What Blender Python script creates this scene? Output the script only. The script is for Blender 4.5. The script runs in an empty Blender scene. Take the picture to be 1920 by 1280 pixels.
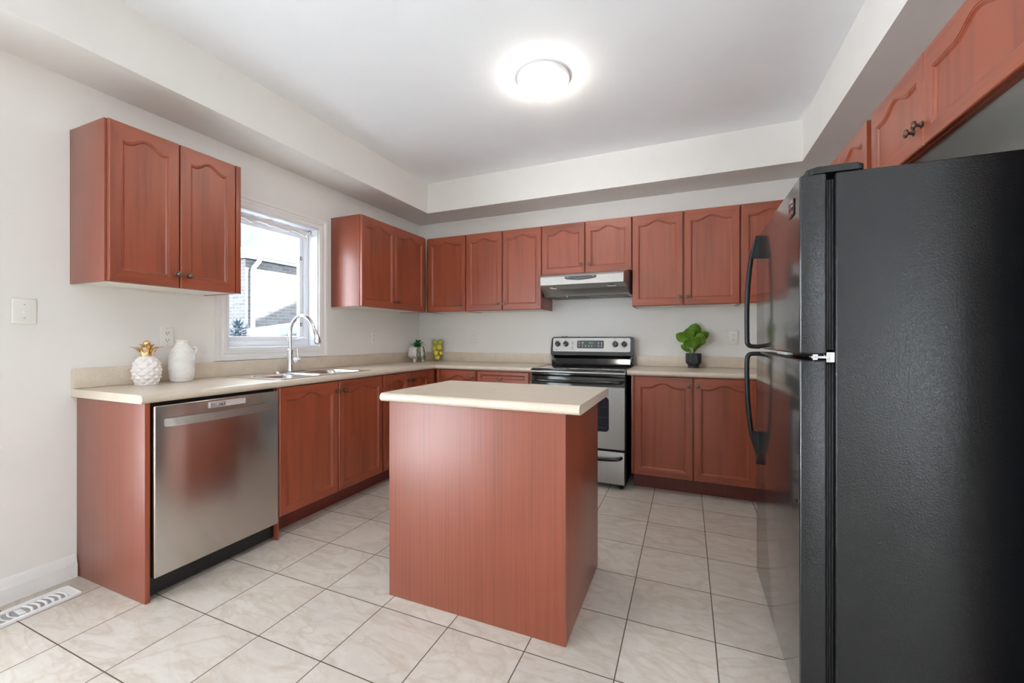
import bpy, bmesh, math, random
from mathutils import Vector, Matrix
S = bpy.context.scene
COL = S.collection
PI = math.pi
R = math.radians

# ------------------------------------------------------------------ camera
cam = bpy.data.cameras.new('camera')
cam.sensor_fit = 'HORIZONTAL'; cam.sensor_width = 36.0
cam.lens = 775.48 / 1920 * 36.0
cam.shift_y = -6.07 / 1920
cam.clip_start = 0.02
cam_o = bpy.data.objects.new('camera', cam); COL.objects.link(cam_o)
cam_o.location = (2.7500, -3.8509, 1.1597)
cam_o.rotation_euler = (R(90), 0, 0.39998)
S.camera = cam_o

# ------------------------------------------------------------------ world, sun, exposure
S.view_settings.view_transform = 'Standard'
S.view_settings.look = 'None'
S.view_settings.gamma = 1.0
S.view_settings.use_curve_mapping = False
S.view_settings.exposure = 1.22
S.cycles.use_denoising = True
S.cycles.max_bounces = 14
S.cycles.diffuse_bounces = 10
S.cycles.glossy_bounces = 6
S.cycles.transmission_bounces = 8
S.cycles.sample_clamp_indirect = 8.0
SKY = 4.0
w = bpy.data.worlds.new('sky'); S.world = w; w.use_nodes = True
nt = w.node_tree; nt.nodes.clear()
wo = nt.nodes.new('ShaderNodeOutputWorld'); wb = nt.nodes.new('ShaderNodeBackground')
wb.inputs[0].default_value = (0.87, 0.945, 1.0, 1); wb.inputs[1].default_value = SKY
nt.links.new(wb.outputs[0], wo.inputs[0])
sun = bpy.data.lights.new('sun', 'SUN'); sun.energy = 16.0; sun.angle = R(0.6); sun.color = (1, .96, .9)
sun_o = bpy.data.objects.new('sun', sun); COL.objects.link(sun_o)
sun_o.rotation_euler = Vector((-1, -.4, -1)).to_track_quat('-Z', 'Y').to_euler()
def portal(loc, rot, sx, sy):
    l = bpy.data.lights.new('daylight_portal', 'AREA'); l.shape = 'RECTANGLE'; l.size = sx; l.size_y = sy
    l.cycles.is_portal = True
    o = bpy.data.objects.new('daylight_portal', l); COL.objects.link(o); o.location = loc; o.rotation_euler = rot
portal((-.1, -1.737, 1.57), (0, R(-90), 0), .95, .72)       # kitchen window
portal((-.1, -5.15, 1.12), (0, R(-90), 0), 2.1, 3.4)        # patio door beside the camera
portal((5.4, -7.1, 1.15), (R(90), 0, 0), 2.0, 2.1)         # window behind the camera

# ------------------------------------------------------------------ materials
MATS = {}
def lin(c):
    return tuple(((x/255)/12.92 if x/255 <= .04045 else ((x/255+.055)/1.055)**2.4) for x in c)
class NT:
    def __init__(s, name):
        s.m = bpy.data.materials.new(name); s.m.use_nodes = True
        s.t = s.m.node_tree; s.b = s.t.nodes['Principled BSDF']
    def n(s, kind, **kw):
        x = s.t.nodes.new('ShaderNode' + kind)
        for k, v in kw.items():
            if k.startswith('i_'): x.inputs[k[2:].replace('_', ' ')].default_value = v
            else: setattr(x, k, v)
        return x
    def l(s, a, b): s.t.links.new(a, b)
    def ramp(s, fac, stops):
        r = s.n('ValToRGB'); e = r.color_ramp.elements
        while len(e) < len(stops): e.new(.5)
        for el, (p, c) in zip(e, stops): el.position = p; el.color = (*c, 1) if len(c) == 3 else c
        s.l(fac, r.inputs[0]); return r.outputs[0]
    def mix(s, fac, a, b, mode='MIX'):
        x = s.n('Mix', data_type='RGBA', blend_type=mode)
        if isinstance(fac, (int, float)): x.inputs[0].default_value = fac
        else: s.l(fac, x.inputs[0])
        for i, v in ((6, a), (7, b)):
            if isinstance(v, tuple): x.inputs[i].default_value = (*v, 1)
            else: s.l(v, x.inputs[i])
        return x.outputs[2]
    def bump(s, h, strength, dist):
        x = s.n('Bump'); x.inputs['Strength'].default_value = strength; x.inputs['Distance'].default_value = dist
        s.l(h, x.inputs['Height']); s.l(x.outputs[0], s.b.inputs['Normal']); return x
    def coords(s, scale=(1, 1, 1), rand=0.0):
        tc = s.n('TexCoord'); mp = s.n('Mapping'); mp.inputs['Scale'].default_value = scale
        if rand:
            oi = s.n('ObjectInfo'); mu = s.n('Math', operation='MULTIPLY'); mu.inputs[1].default_value = rand
            s.l(oi.outputs['Random'], mu.inputs[0])
            va = s.n('VectorMath', operation='ADD'); s.l(tc.outputs['Object'], va.inputs[0]); s.l(mu.outputs[0], va.inputs[1])
            s.l(va.outputs[0], mp.inputs[0])
        else: s.l(tc.outputs['Object'], mp.inputs[0])
        return mp.outputs[0]
def plain(name, col, rough=.5, metal=0.0, noise=0.04, nscale=30, coat=0.0, spec=.5, bump=0.0, trans=0.0, emit=None, alpha=None, ior=1.45):
    s = NT(name); b = s.b
    c = lin(col) if max(col) > 1 else col
    n = s.n('TexNoise', i_Scale=nscale, i_Detail=4.0); s.l(s.coords(), n.inputs['Vector'])
    lo = tuple(max(0, x*(1-noise)) for x in c); hi = tuple(min(1, x*(1+noise)) for x in c)
    s.l(s.ramp(n.outputs[0], [(.3, lo), (.7, hi)]), b.inputs['Base Color'])
    b.inputs['Roughness'].default_value = rough; b.inputs['Metallic'].default_value = metal
    b.inputs['Coat Weight'].default_value = coat; b.inputs['Coat Roughness'].default_value = .1
    b.inputs['Specular IOR Level'].default_value = spec; b.inputs['IOR'].default_value = ior
    b.inputs['Transmission Weight'].default_value = trans
    if bump: s.bump(n.outputs[0], bump, .002)
    if emit: b.inputs['Emission Color'].default_value = (*emit[0], 1); b.inputs['Emission Strength'].default_value = emit[1]
    if alpha is not None: b.inputs['Alpha'].default_value = alpha
    MATS[name] = s.m; return s.m
def wood(name, axis, base, dark, fine=False, rough=.36):
    s = NT(name)
    sc = {'z': (26, 26, 1.3), 'x': (1.3, 26, 26)}[axis]
    if fine: sc = (120, 120, 1.1)
    v = s.coords(sc, 7.0)
    n1 = s.n('TexNoise', i_Scale=1.0, i_Detail=7.0, i_Roughness=.62, i_Distortion=.25); s.l(v, n1.inputs['Vector'])
    sc2 = {'z': (5, 5, .8), 'x': (.8, 5, 5)}[axis]
    v2 = s.coords(sc2, 5.0)
    wv = s.n('TexWave', wave_type='RINGS', rings_direction='Z' if axis == 'x' else 'X')
    wv.inputs['Scale'].default_value = .9 if not fine else .3
    wv.inputs['Distortion'].default_value = 5.0; wv.inputs['Detail'].default_value = 2.5; wv.inputs['Detail Scale'].default_value = .8
    s.l(v2, wv.inputs['Vector'])
    c1 = s.ramp(n1.outputs[0], [(.34, dark), (.52, base), (.75, tuple(min(1, x*1.12) for x in base))])
    c2 = s.ramp(wv.outputs['Color'], [(0.0, tuple(x*.80 for x in dark)), (.22, base), (1, base)])
    c = s.mix(.22 if not fine else .05, c1, c2, 'MIX')
    blot = s.n('TexNoise', i_Scale=2.2, i_Detail=2.0); s.l(s.coords((1, 1, 1), 3.0), blot.inputs['Vector'])
    c = s.mix(s.ramp(blot.outputs[0], [(.35, (0, 0, 0)), (.75, (.35,)*3)]), c, tuple(x*1.18 for x in base))
    s.l(c, s.b.inputs['Base Color'])
    s.b.inputs['Roughness'].default_value = rough
    s.b.inputs['Coat Weight'].default_value = .6; s.b.inputs['Coat Roughness'].default_value = .42
    s.bump(n1.outputs[0], .12, .001)
    MATS[name] = s.m
OAK, OAKD = lin((148, 70, 42)), lin((116, 50, 29))
wood('wood', 'z', OAK, OAKD); wood('wood_h', 'x', OAK, OAKD)
wood('laminate_wood', 'z', lin((134, 64, 42)), lin((114, 52, 34)), True, .34)
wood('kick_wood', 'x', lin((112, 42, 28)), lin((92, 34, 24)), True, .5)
plain('wall_paint', (226, 223, 219), .75, noise=.012, nscale=6)
plain('ceiling_paint', (242, 245, 248), .85, noise=.01, nscale=5)
plain('trim_paint', (228, 226, 224), .4, noise=.01)
plain('vinyl', (226, 228, 232), .35, noise=.01)
plain('white_plastic', (228, 226, 220), .35, noise=.01)
plain('slot_dark', (40, 38, 36), .6)
plain('melamine', (226, 222, 214), .5, noise=.01)
plain('stainless_plain', (.60, .575, .55), .27, 1.0, noise=.03, nscale=60)
plain('steel_panel', (.47, .452, .43), .50, 1.0, noise=.03, nscale=60)
plain('chrome', (.78, .78, .80), .07, 1.0, noise=.0)
plain('sink_steel', (.70, .69, .68), .2, 1.0, noise=.03, nscale=50)
plain('bronze', (.20, .125, .10), .36, .85, noise=.2, nscale=120)
plain('black_gloss', (14, 14, 15), .1, noise=.1, coat=.5)
plain('black_glass', (16, 16, 18), .06, noise=.05, coat=1.0)
plain('black_satin', (22, 22, 24), .35, noise=.1)
plain('black_rubber', (12, 12, 13), .55, noise=.1)
plain('dark_grey', (74, 76, 80), .35, noise=.05)
plain('oven_glass', (38, 42, 50), .08, noise=.05, coat=1.0)
plain('icon_grey', (190, 190, 192), .5)
plain('label_red', (150, 50, 60), .5)
plain('clock_green', (60, 120, 60), .4, emit=((.25, .7, .25), .6))
plain('ceramic_white', (236, 233, 230), .16, noise=.01, coat=.4)
plain('ceramic_matte', (238, 232, 230), .45, noise=.01)
plain('gold', (.83, .62, .36), .14, 1.0, noise=.05)
plain('concrete_pot', (214, 208, 208), .7, noise=.06, nscale=40)
plain('soil', (52, 40, 30), .9, noise=.3, nscale=80)
plain('leaf_succulent', (48, 110, 58), .4, noise=.3, nscale=25)
plain('leaf_fig', (128, 170, 62), .38, noise=.36, nscale=18)
plain('stem_green', (96, 104, 60), .6, noise=.2)
plain('bead_green', (88, 112, 64), .5, noise=.25, nscale=60)
plain('pot_black', (52, 52, 56), .42, noise=.08)
plain('lemon', (226, 206, 40), .38, noise=.08, nscale=60, bump=.15)
plain('lime', (170, 180, 60), .38, noise=.12, nscale=60, bump=.15)
plain('cloth_white', (226, 222, 224), .9, noise=.03)
plain('vent_white', (236, 237, 236), .4, noise=.01)
plain('duct_grey', (165, 165, 165), .8)
plain('void_black', (8, 8, 8), .9)
plain('lamp_glass', (255, 250, 240), .3, emit=((1.0, .92, .82), 13.0))
plain('roof_shingle', (50, 53, 58), .9, noise=.15, nscale=60)
plain('gutter_white', (176, 178, 180), .5, noise=.02)
plain('shed_white', (118, 119, 121), .8, noise=.05)
plain('ground_out', (232, 234, 238), .9, noise=.1, nscale=3)
plain('spruce', (44, 62, 74), .9, noise=.4, nscale=20)
plain('sign_silver', (206, 196, 194), .4, noise=.02)
plain('badge_steel', (.75, .70, .70), .2, 1.0, noise=.03)
def brushed(name, col, rough, an, rot):
    s = NT(name); v = s.coords((400, 3, 400)); n = s.n('TexNoise', i_Scale=1.0, i_Detail=2.0); s.l(v, n.inputs['Vector'])
    s.l(s.ramp(n.outputs[0], [(.3, tuple(x*.96 for x in col)), (.7, col)]), s.b.inputs['Base Color'])
    s.b.inputs['Metallic'].default_value = 1.0; s.b.inputs['Roughness'].default_value = rough
    s.b.inputs['Anisotropic'].default_value = an; s.b.inputs['Anisotropic Rotation'].default_value = rot
    t = s.n('Tangent', direction_type='RADIAL', axis='Z'); s.l(t.outputs[0], s.b.inputs['Tangent']); MATS[name] = s.m
brushed('stainless', (.60, .56, .53), .22, .8, 0.25)
def glass(name, col=(1, 1, 1), rough=0.0, tint=1.0):
    s = NT(name); t = s.t
    g = s.n('BsdfGlossy'); g.inputs['Roughness'].default_value = .02; g.inputs['Color'].default_value = (1, 1, 1, 1)
    tr = s.n('BsdfTransparent'); tr.inputs['Color'].default_value = (*col, 1)
    lw = s.n('LayerWeight'); lw.inputs['Blend'].default_value = .5; pw = s.n('Math', operation='POWER'); pw.inputs[1].default_value = 4.0; s.l(lw.outputs['Facing'], pw.inputs[0]); fr = s.n('Math', operation='MULTIPLY_ADD'); fr.inputs[1].default_value = .5; fr.inputs[2].default_value = .022; s.l(pw.outputs[0], fr.inputs[0])
    mx = s.n('MixShader'); s.l(fr.outputs[0], mx.inputs[0]); s.l(tr.outputs[0], mx.inputs[1]); s.l(g.outputs[0], mx.inputs[2])
    s.l(mx.outputs[0], t.nodes['Material Output'].inputs[0]); MATS[name] = s.m
glass('pane_glass', (.97, .985, .99)); glass('vase_glass', (.985, .992, .988))
def m_counter():
    s = NT('counter'); v = s.coords()
    n = s.n('TexNoise', i_Scale=220.0, i_Detail=3.0); s.l(v, n.inputs['Vector'])
    n2 = s.n('TexNoise', i_Scale=9.0, i_Detail=6.0, i_Distortion=1.2); s.l(v, n2.inputs['Vector'])
    a = s.ramp(n.outputs[0], [(.36, lin((196, 181, 164))), (.5, lin((208, 194, 177))), (.66, lin((216, 204, 189)))])
    b = s.ramp(n2.outputs[0], [(.35, lin((203, 187, 168))), (.65, lin((214, 202, 187)))])
    s.l(s.mix(.5, a, b), s.b.inputs['Base Color']); s.b.inputs['Roughness'].default_value = .3
    MATS['counter'] = s.m
m_counter()
def m_floor():
    s = NT('floor_tile'); T = .3277; gx, gy = .8839, -2.7506
    tc = s.n('TexCoord'); sp = s.n('SeparateXYZ'); s.l(tc.outputs['Object'], sp.inputs[0])
    def ma(op, a, b=None, c=None):
        x = s.n('Math', operation=op)
        for i, v in enumerate((a, b, c)):
            if v is None: continue
            if isinstance(v, (int, float)): x.inputs[i].default_value = v
            else: s.l(v, x.inputs[i])
        return x.outputs[0]
    ux = ma('DIVIDE', ma('SUBTRACT', sp.outputs[0], gx), T); uy = ma('DIVIDE', ma('SUBTRACT', sp.outputs[1], gy), T)
    dx = ma('ABSOLUTE', ma('SUBTRACT', ux, ma('ROUND', ux))); dy = ma('ABSOLUTE', ma('SUBTRACT', uy, ma('ROUND', uy)))
    d = ma('MINIMUM', dx, dy)
    gm = ma('LESS_THAN', d, .0062)
    ix, iy = ma('FLOOR', ux), ma('FLOOR', uy)
    cb = s.n('CombineXYZ'); s.l(ix, cb.inputs[0]); s.l(iy, cb.inputs[1])
    wn = s.n('TexWhiteNoise', noise_dimensions='3D'); s.l(cb.outputs[0], wn.inputs['Vector'])
    va = s.n('VectorMath', operation='MULTIPLY_ADD'); s.l(wn.outputs['Color'], va.inputs[0]); va.inputs[1].default_value = (9, 9, 9); s.l(tc.outputs['Object'], va.inputs[2])
    mp = s.n('Mapping'); mp.inputs['Scale'].default_value = (1.6, 3.6, 1); mp.inputs['Rotation'].default_value = (0, 0, .35); s.l(va.outputs[0], mp.inputs[0])
    n1 = s.n('TexNoise', i_Scale=3.6, i_Detail=12.0, i_Roughness=.74, i_Distortion=1.3); s.l(mp.outputs[0], n1.inputs['Vector'])
    n2 = s.n('TexNoise', i_Scale=1.3, i_Detail=5.0, i_Distortion=2.2); s.l(mp.outputs[0], n2.inputs['Vector'])
    c1 = s.ramp(n1.outputs[0], [(.25, lin((172, 154, 136))), (.42, lin((198, 185, 170))), (.55, lin((208, 199, 188))), (.72, lin((216, 209, 200)))])
    c2 = s.ramp(n2.outputs[0], [(.40, lin((209, 200, 188))), (.47, lin((182, 160, 134))), (.52, lin((204, 194, 182))), (.7, lin((198, 182, 163)))])
    c = s.mix(.42, c1, c2)
    hv = s.n('HueSaturation'); hv.inputs['Saturation'].default_value = .78; s.l(ma('MULTIPLY_ADD', wn.outputs['Value'], .10, .95), hv.inputs['Value']); s.l(c, hv.inputs['Color'])
    s.l(s.mix(gm, hv.outputs[0], lin((84, 70, 58))), s.b.inputs['Base Color'])
    s.l(ma('MULTIPLY_ADD', gm, .35, .33), s.b.inputs['Roughness'])
    hh = ma('SUBTRACT', ma('MULTIPLY', n1.outputs[0], .35), ma('MULTIPLY', gm, 1.0))
    s.bump(hh, .25, .003); MATS['floor_tile'] = s.m
m_floor()
def m_leather(name, col, rough, strength):
    s = NT(name); v = s.coords()
    d = s.n('TexNoise', i_Scale=60.0, i_Detail=2.0); s.l(v, d.inputs['Vector'])
    mx = s.n('VectorMath', operation='MULTIPLY_ADD'); s.l(d.outputs['Color'], mx.inputs[0]); mx.inputs[1].default_value = (.02, .02, .02); s.l(v, mx.inputs[2])
    vo = s.n('TexVoronoi', feature='DISTANCE_TO_EDGE'); vo.inputs['Scale'].default_value = 130; s.l(mx.outputs[0], vo.inputs['Vector'])
    n = s.n('TexNoise', i_Scale=170.0, i_Detail=3.0, i_Distortion=1.0); s.l(v, n.inputs['Vector'])
    ad = s.n('Math', operation='ADD'); s.l(vo.outputs['Distance'], ad.inputs[0]); s.l(n.outputs[0], ad.inputs[1])
    s.b.inputs['Base Color'].default_value = (*lin(col), 1); s.b.inputs['Roughness'].default_value = rough
    sc = s.n('TexNoise', i_Scale=9.0, i_Detail=12.0, i_Roughness=.85); s.l(v, sc.inputs['Vector'])
    s.l(s.mix(s.ramp(sc.outputs[0], [(.80, (0, 0, 0)), (.82, (1, 1, 1))]), lin(col), lin((170, 172, 176))), s.b.inputs['Base Color'])
    s.bump(ad.outputs[0], strength, .0016); MATS[name] = s.m
m_leather('fridge_black', (24, 25, 27), .30, .42)
m_leather('fridge_door_black', (22, 22, 24), .26, .10)
for _m in ('fridge_door_black',):
    _b = MATS[_m].node_tree.nodes['Principled BSDF']; _b.inputs['Coat Weight'].default_value = 1.0; _b.inputs['Coat Roughness'].default_value = .12; _b.inputs['Coat IOR'].default_value = 1.6
def m_brick():
    s = NT('brick'); tc = s.n('TexCoord'); sp = s.n('SeparateXYZ'); s.l(tc.outputs['Object'], sp.inputs[0])
    ad = s.n('Math', operation='ADD'); s.l(sp.outputs[0], ad.inputs[0]); s.l(sp.outputs[1], ad.inputs[1])
    cb = s.n('CombineXYZ'); s.l(ad.outputs[0], cb.inputs[0]); s.l(sp.outputs[2], cb.inputs[1])
    b = s.n('TexBrick'); s.l(cb.outputs[0], b.inputs['Vector']); b.inputs['Scale'].default_value = 1.0
    b.inputs['Brick Width'].default_value = .22; b.inputs['Row Height'].default_value = .075; b.inputs['Mortar Size'].default_value = .007
    b.inputs['Color1'].default_value = (*lin((88, 88, 90)), 1); b.inputs['Color2'].default_value = (*lin((72, 72, 74)), 1); b.inputs['Mortar'].default_value = (*lin((102, 102, 104)), 1)
    s.l(b.outputs[0], s.b.inputs['Base Color']); s.b.inputs['Roughness'].default_value = .9; MATS['brick'] = s.m
m_brick()

# ------------------------------------------------------------------ builders
def box(bm, x0, x1, y0, y1, z0, z1, bev=0.0, seg=2, mi=0):
    M = Matrix.Translation(((x0+x1)/2, (y0+y1)/2, (z0+z1)/2)) @ Matrix.Diagonal((abs(x1-x0), abs(y1-y0), abs(z1-z0), 1))
    r = bmesh.ops.create_cube(bm, size=1, matrix=M)
    vs = r['verts']; fs = {f for v in vs for f in v.link_faces}
    for f in fs: f.material_index = mi
    if bev:
        es = list({e for v in vs for e in v.link_edges})
        bmesh.ops.bevel(bm, geom=es, offset=bev, segments=seg, profile=.5, affect='EDGES')
    return bm
def prism(bm, pts, axis, a0, a1, mi=0):
    def P(p, a):
        return {'x': (a, p[0], p[1]), 'y': (p[0], a, p[1]), 'z': (p[0], p[1], a)}[axis]
    A = [bm.verts.new(P(p, a0)) for p in pts]; B = [bm.verts.new(P(p, a1)) for p in pts]
    n = len(pts); fs = [bm.faces.new(A), bm.faces.new(B)]
    for i in range(n): fs.append(bm.faces.new((A[i], A[(i+1) % n], B[(i+1) % n], B[i])))
    for f in fs: f.material_index = mi
    return bm
def lathe(bm, prof, c=(0, 0, 0), seg=32, M=None, mi=0, wob=None):
    rings = []
    for r, z in prof:
        ring = []
        for i in range(seg):
            a = 2*PI*i/seg; rr = r if wob is None else wob(r, z, a)
            v = Vector((rr*math.cos(a), rr*math.sin(a), z))
            if M is not None: v = M @ v
            ring.append(bm.verts.new(v + Vector(c)))
        rings.append(ring)
    for a, b in zip(rings, rings[1:]):
        for i in range(seg):
            f = bm.faces.new((a[i], a[(i+1) % seg], b[(i+1) % seg], b[i])); f.material_index = mi
    for ring, (r, z) in ((rings[0], prof[0]), (rings[-1], prof[-1])):
        if r > 1e-5:
            f = bm.faces.new(ring); f.material_index = mi
    return bm
def tube(bm, pts, rad, seg=12, flat=None, closed=False, mi=0):
    pts = [Vector(p) for p in pts]; n = len(pts)
    rads = rad if isinstance(rad, (list, tuple)) else [rad]*n
    t = (pts[1]-pts[0]).normalized(); up = Vector((0, 0, 1)) if abs(t.z) < .9 else Vector((1, 0, 0))
    u = t.cross(up).normalized(); rings = []
    for k in range(n):
        a = pts[max(k-1, 0)]; b = pts[min(k+1, n-1)]; t = (b-a).normalized()
        u = (u - t*u.dot(t)).normalized(); v = t.cross(u)
        fl = flat or (1, 1)
        rings.append([bm.verts.new(pts[k] + u*math.cos(2*PI*i/seg)*rads[k]*fl[0] + v*math.sin(2*PI*i/seg)*rads[k]*fl[1]) for i in range(seg)])
    for a, b in zip(rings, rings[1:]):
        for i in range(seg):
            f = bm.faces.new((a[i], a[(i+1) % seg], b[(i+1) % seg], b[i])); f.material_index = mi
    bm.faces.new(rings[0]).material_index = mi; bm.faces.new(rings[-1]).material_index = mi
    return bm
def smooth_path(pts, n=8):
    P = [Vector(p) for p in pts]; P = [P[0]*2-P[1]] + P + [P[-1]*2-P[-2]]; out = []
    for k in range(1, len(P)-2):
        for j in range(n):
            t = j/n; a, b, c, d = P[k-1], P[k], P[k+1], P[k+2]
            out.append(.5*((2*b)+(c-a)*t+(2*a-5*b+4*c-d)*t*t+(3*b-a-3*c+d)*t**3))
    return out + [P[-2]]
def rrect(x0, x1, y0, y1, r, seg=5):
    pts = []
    for cx, cy, a in ((x1-r, y0+r, -90), (x1-r, y1-r, 0), (x0+r, y1-r, 90), (x0+r, y0+r, 180)):
        for k in range(seg+1):
            t = R(a+90*k/seg); pts.append((cx+r*math.cos(t), cy+r*math.sin(t)))
    return pts
def plate(bm, outer, holes, f, t0, t1, mi=0):
    """flat plate with holes: 2D loops, f(u, v, t) -> 3D, faces at t0 and t1"""
    for t in (t0, t1):
        es = []
        for lp in [outer] + holes:
            vs = [bm.verts.new(f(u, v, t)) for u, v in lp]
            es += [bm.edges.new((vs[i], vs[(i+1) % len(vs)])) for i in range(len(vs))]
        r = bmesh.ops.triangle_fill(bm, use_beauty=True, use_dissolve=False, edges=es)
        for g in r['geom']:
            if isinstance(g, bmesh.types.BMFace): g.material_index = mi
    for lp in [outer] + holes:
        A = [bm.verts.new(f(u, v, t0)) for u, v in lp]; B = [bm.verts.new(f(u, v, t1)) for u, v in lp]
        for i in range(len(lp)):
            j = (i+1) % len(lp); bm.faces.new((A[i], A[j], B[j], B[i])).material_index = mi
    bmesh.ops.remove_doubles(bm, verts=bm.verts, dist=1e-5)
    return bm
def rect(x0, x1, y0, y1): return [(x0, y0), (x1, y0), (x1, y1), (x0, y1)]
def B(): return bmesh.new()
def obj(name, bm, mats, parent=None, loc=None, ang=38, fix=True):
    me = bpy.data.meshes.new(name)
    if fix: bmesh.ops.recalc_face_normals(bm, faces=bm.faces)
    bm.to_mesh(me); bm.free()
    for p in me.polygons: p.use_smooth = True
    me.set_sharp_from_angle(angle=R(ang))
    for m in (mats if isinstance(mats, (list, tuple)) else [mats]): me.materials.append(MATS[m])
    o = bpy.data.objects.new(name, me); COL.objects.link(o)
    if parent is not None: o.parent = parent
    if loc is not None: o.location = loc
    return o
def tag(o, label, cat, group=None):
    o['label'] = label; o['category'] = cat
    if group: o['group'] = group
    return o
def thing(name, label, cat, loc=(0, 0, 0), rz=0.0, group=None):
    o = bpy.data.objects.new(name, None); COL.objects.link(o); o.location = loc; o.rotation_euler = (0, 0, rz)
    o.empty_display_size = .1
    return tag(o, label, cat, group)
def struct(name, bm, m, parent=None):
    o = obj(name, bm, m, parent)
    if parent is None: o['kind'] = 'structure'
    return o
def text_mesh(s, size, extrude, M, bm):
    cu = bpy.data.curves.new('t', 'FONT'); cu.body = s; cu.size = size; cu.extrude = extrude; cu.align_x = 'CENTER'; cu.align_y = 'CENTER'
    to = bpy.data.objects.new('t', cu); COL.objects.link(to)
    me = bpy.data.meshes.new_from_object(to.evaluated_get(bpy.context.evaluated_depsgraph_get()))
    me.transform(M); bm.from_mesh(me)
    bpy.data.objects.remove(to); bpy.data.curves.remove(cu); bpy.data.meshes.remove(me)
    return bm
LW = R(90)      # local front (-y) faces +x : things on the window wall
RW = R(-90)     # local front faces -x : things on the fridge wall

# ------------------------------------------------------------------ room shell
XR, XS, ZC, ZS, YB = 3.854, 3.506, 2.711, 2.415, -7.2
struct('floor', box(B(), -.2, 6.8, YB-.2, .2, -.08, 0), 'floor_tile')
struct('ceiling', box(B(), -.2, 6.8, YB-.2, .2, ZC, ZC+.1), 'ceiling_paint')
struct('wall_back', box(B(), -.2, 4.1, 0, .2, -.05, ZC+.05), 'wall_paint')
WY0, WY1, WZ0, WZ1 = -2.099, -1.376, 1.090, 2.045
DY0, DY1, DZ1 = -6.85, -3.45, 2.18
bm = B(); plate(bm, rect(YB-.2, .1, -.05, ZC+.05), [rect(WY0, WY1, WZ0, WZ1), rect(DY0, DY1, .02, DZ1)], lambda u, v, t: (t, u, v), -.16, 0)
struct('wall_left', bm, 'wall_paint')
bm = B(); plate(bm, rect(-.2, 6.8, -.05, ZC+.05), [rect(4.4, 6.4, .02, 2.18)], lambda u, v, t: (u, t, v), YB-.16, YB)
struct('wall_front', bm, 'wall_paint')
struct('wall_right', box(B(), XR, 4.1, -2.66, .1, -.05, ZC+.05), 'wall_paint')
struct('wall_right_return', box(B(), XS, 6.8, -2.67, -2.543, 0, ZC), 'wall_paint')
struct('wall_right_far', box(B(), 6.6, 6.8, YB-.2, -2.65, -.05, ZC+.05), 'wall_paint')
struct('wall_soffit_left', box(B(), 0, .348, YB, 0, ZS, ZC), 'wall_paint')
struct('wall_soffit_back', box(B(), .348, XS, -.348, 0, ZS, ZC), 'wall_paint')
struct('wall_soffit_right', box(B(), XS, XR, -2.543, 0, ZS, ZC), 'wall_paint')
bbp = [(0, 0), (.018, 0), (.018, .068), (.012, .072), (.012, .084), (.0085, .090), (.0085, .098), (.002, .108), (0, .11)]
bm = B(); prism(bm, [(p[0], p[1]) for p in bbp], 'y', DY1+.08, -2.8195)
struct('baseboard_left', bm, 'trim_paint')
bm = B(); prism(bm, [(-2.67-p[0], p[1]) for p in bbp], 'x', XS, 6.6)
struct('baseboard_right', bm, 'trim_paint')

# kitchen window: casing, jamb, sash, panes
def win_frame(bm, y0, y1, z0, z1, wd, x0, x1, bev=.004):
    box(bm, x0, x1, y0, y1, z0, z0+wd, bev); box(bm, x0, x1, y0, y1, z1-wd, z1, bev)
    box(bm, x0, x1, y0, y0+wd, z0+wd, z1-wd, bev); box(bm, x0, x1, y1-wd, y1, z0+wd, z1-wd, bev)
win = bpy.data.objects.new('window_1', None); COL.objects.link(win); win.location = (0, -1.737, WZ0); win['kind'] = 'structure'
def wobj(name, bm, m):
    o = obj(name, bm, m, win); o.matrix_parent_inverse = Matrix.Translation((0, 1.737, -WZ0)); return o
bm = B()
prof = [(0, 0), (.014, 0), (.014, .012), (.017, .016), (.017, .03), (.011, .036), (.011, .052), (.020, .058), (.022, .064), (.022, .074), (0, .074)]
cy0, cy1, cz0, cz1 = WY0, WY1, WZ0, WZ1
rings = []
for yy, zz, sy, sz in ((cy0, cz0, -1, -1), (cy1, cz0, 1, -1), (cy1, cz1, 1, 1), (cy0, cz1, -1, 1)):
    rings.append([bm.verts.new((a, yy+sy*b, zz+sz*(b if sz > 0 else b))) for a, b in prof])
for k in range(4):
    a, b = rings[k], rings[(k+1) % 4]
    for i in range(len(prof)): bm.faces.new((a[i], a[(i+1) % len(prof)], b[(i+1) % len(prof)], b[i]))
wobj('casing', bm, 'trim_paint')
bm = B(); win_frame(bm, WY0, WY1, WZ0, WZ1, .012, -.155, 0.001, .001); wobj('jamb', bm, 'vinyl')
bm = B(); win_frame(bm, WY0+.012, WY1-.012, WZ0+.012, WZ1-.012, .040, -.150, -.095); wobj('window_frame', bm, 'vinyl')
bm = B(); win_frame(bm, WY0+.052, WY1-.052, WZ0+.050, WZ1-.052, .034, -.140, -.108); wobj('sash', bm, 'vinyl')
bm = B(); box(bm, -.127, -.122, WY0+.08, WY1-.08, WZ0+.08, WZ1-.08); wobj('pane', bm, 'pane_glass')
for z in (1.27, 1.80):
    bm = B(); box(bm, -.108, -.100, WY1-.084, WY1-.066, z-.014, z+.014, .002); box(bm, -.1005, -.0985, WY1-.079, WY1-.071, z-.008, z+.008, 0, mi=1); wobj('sash_latch', bm, ['dark_grey', 'vinyl'])
bm = B(); box(bm, -.108, -.085, -1.58, -1.48, WZ0+.052, WZ0+.066, .004)
tube(bm, [(-.09, -1.50, WZ0+.062), (-.06, -1.47, WZ0+.075), (-.05, -1.44, WZ0+.066)], .006); wobj('crank_handle', bm, 'vinyl')
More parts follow.
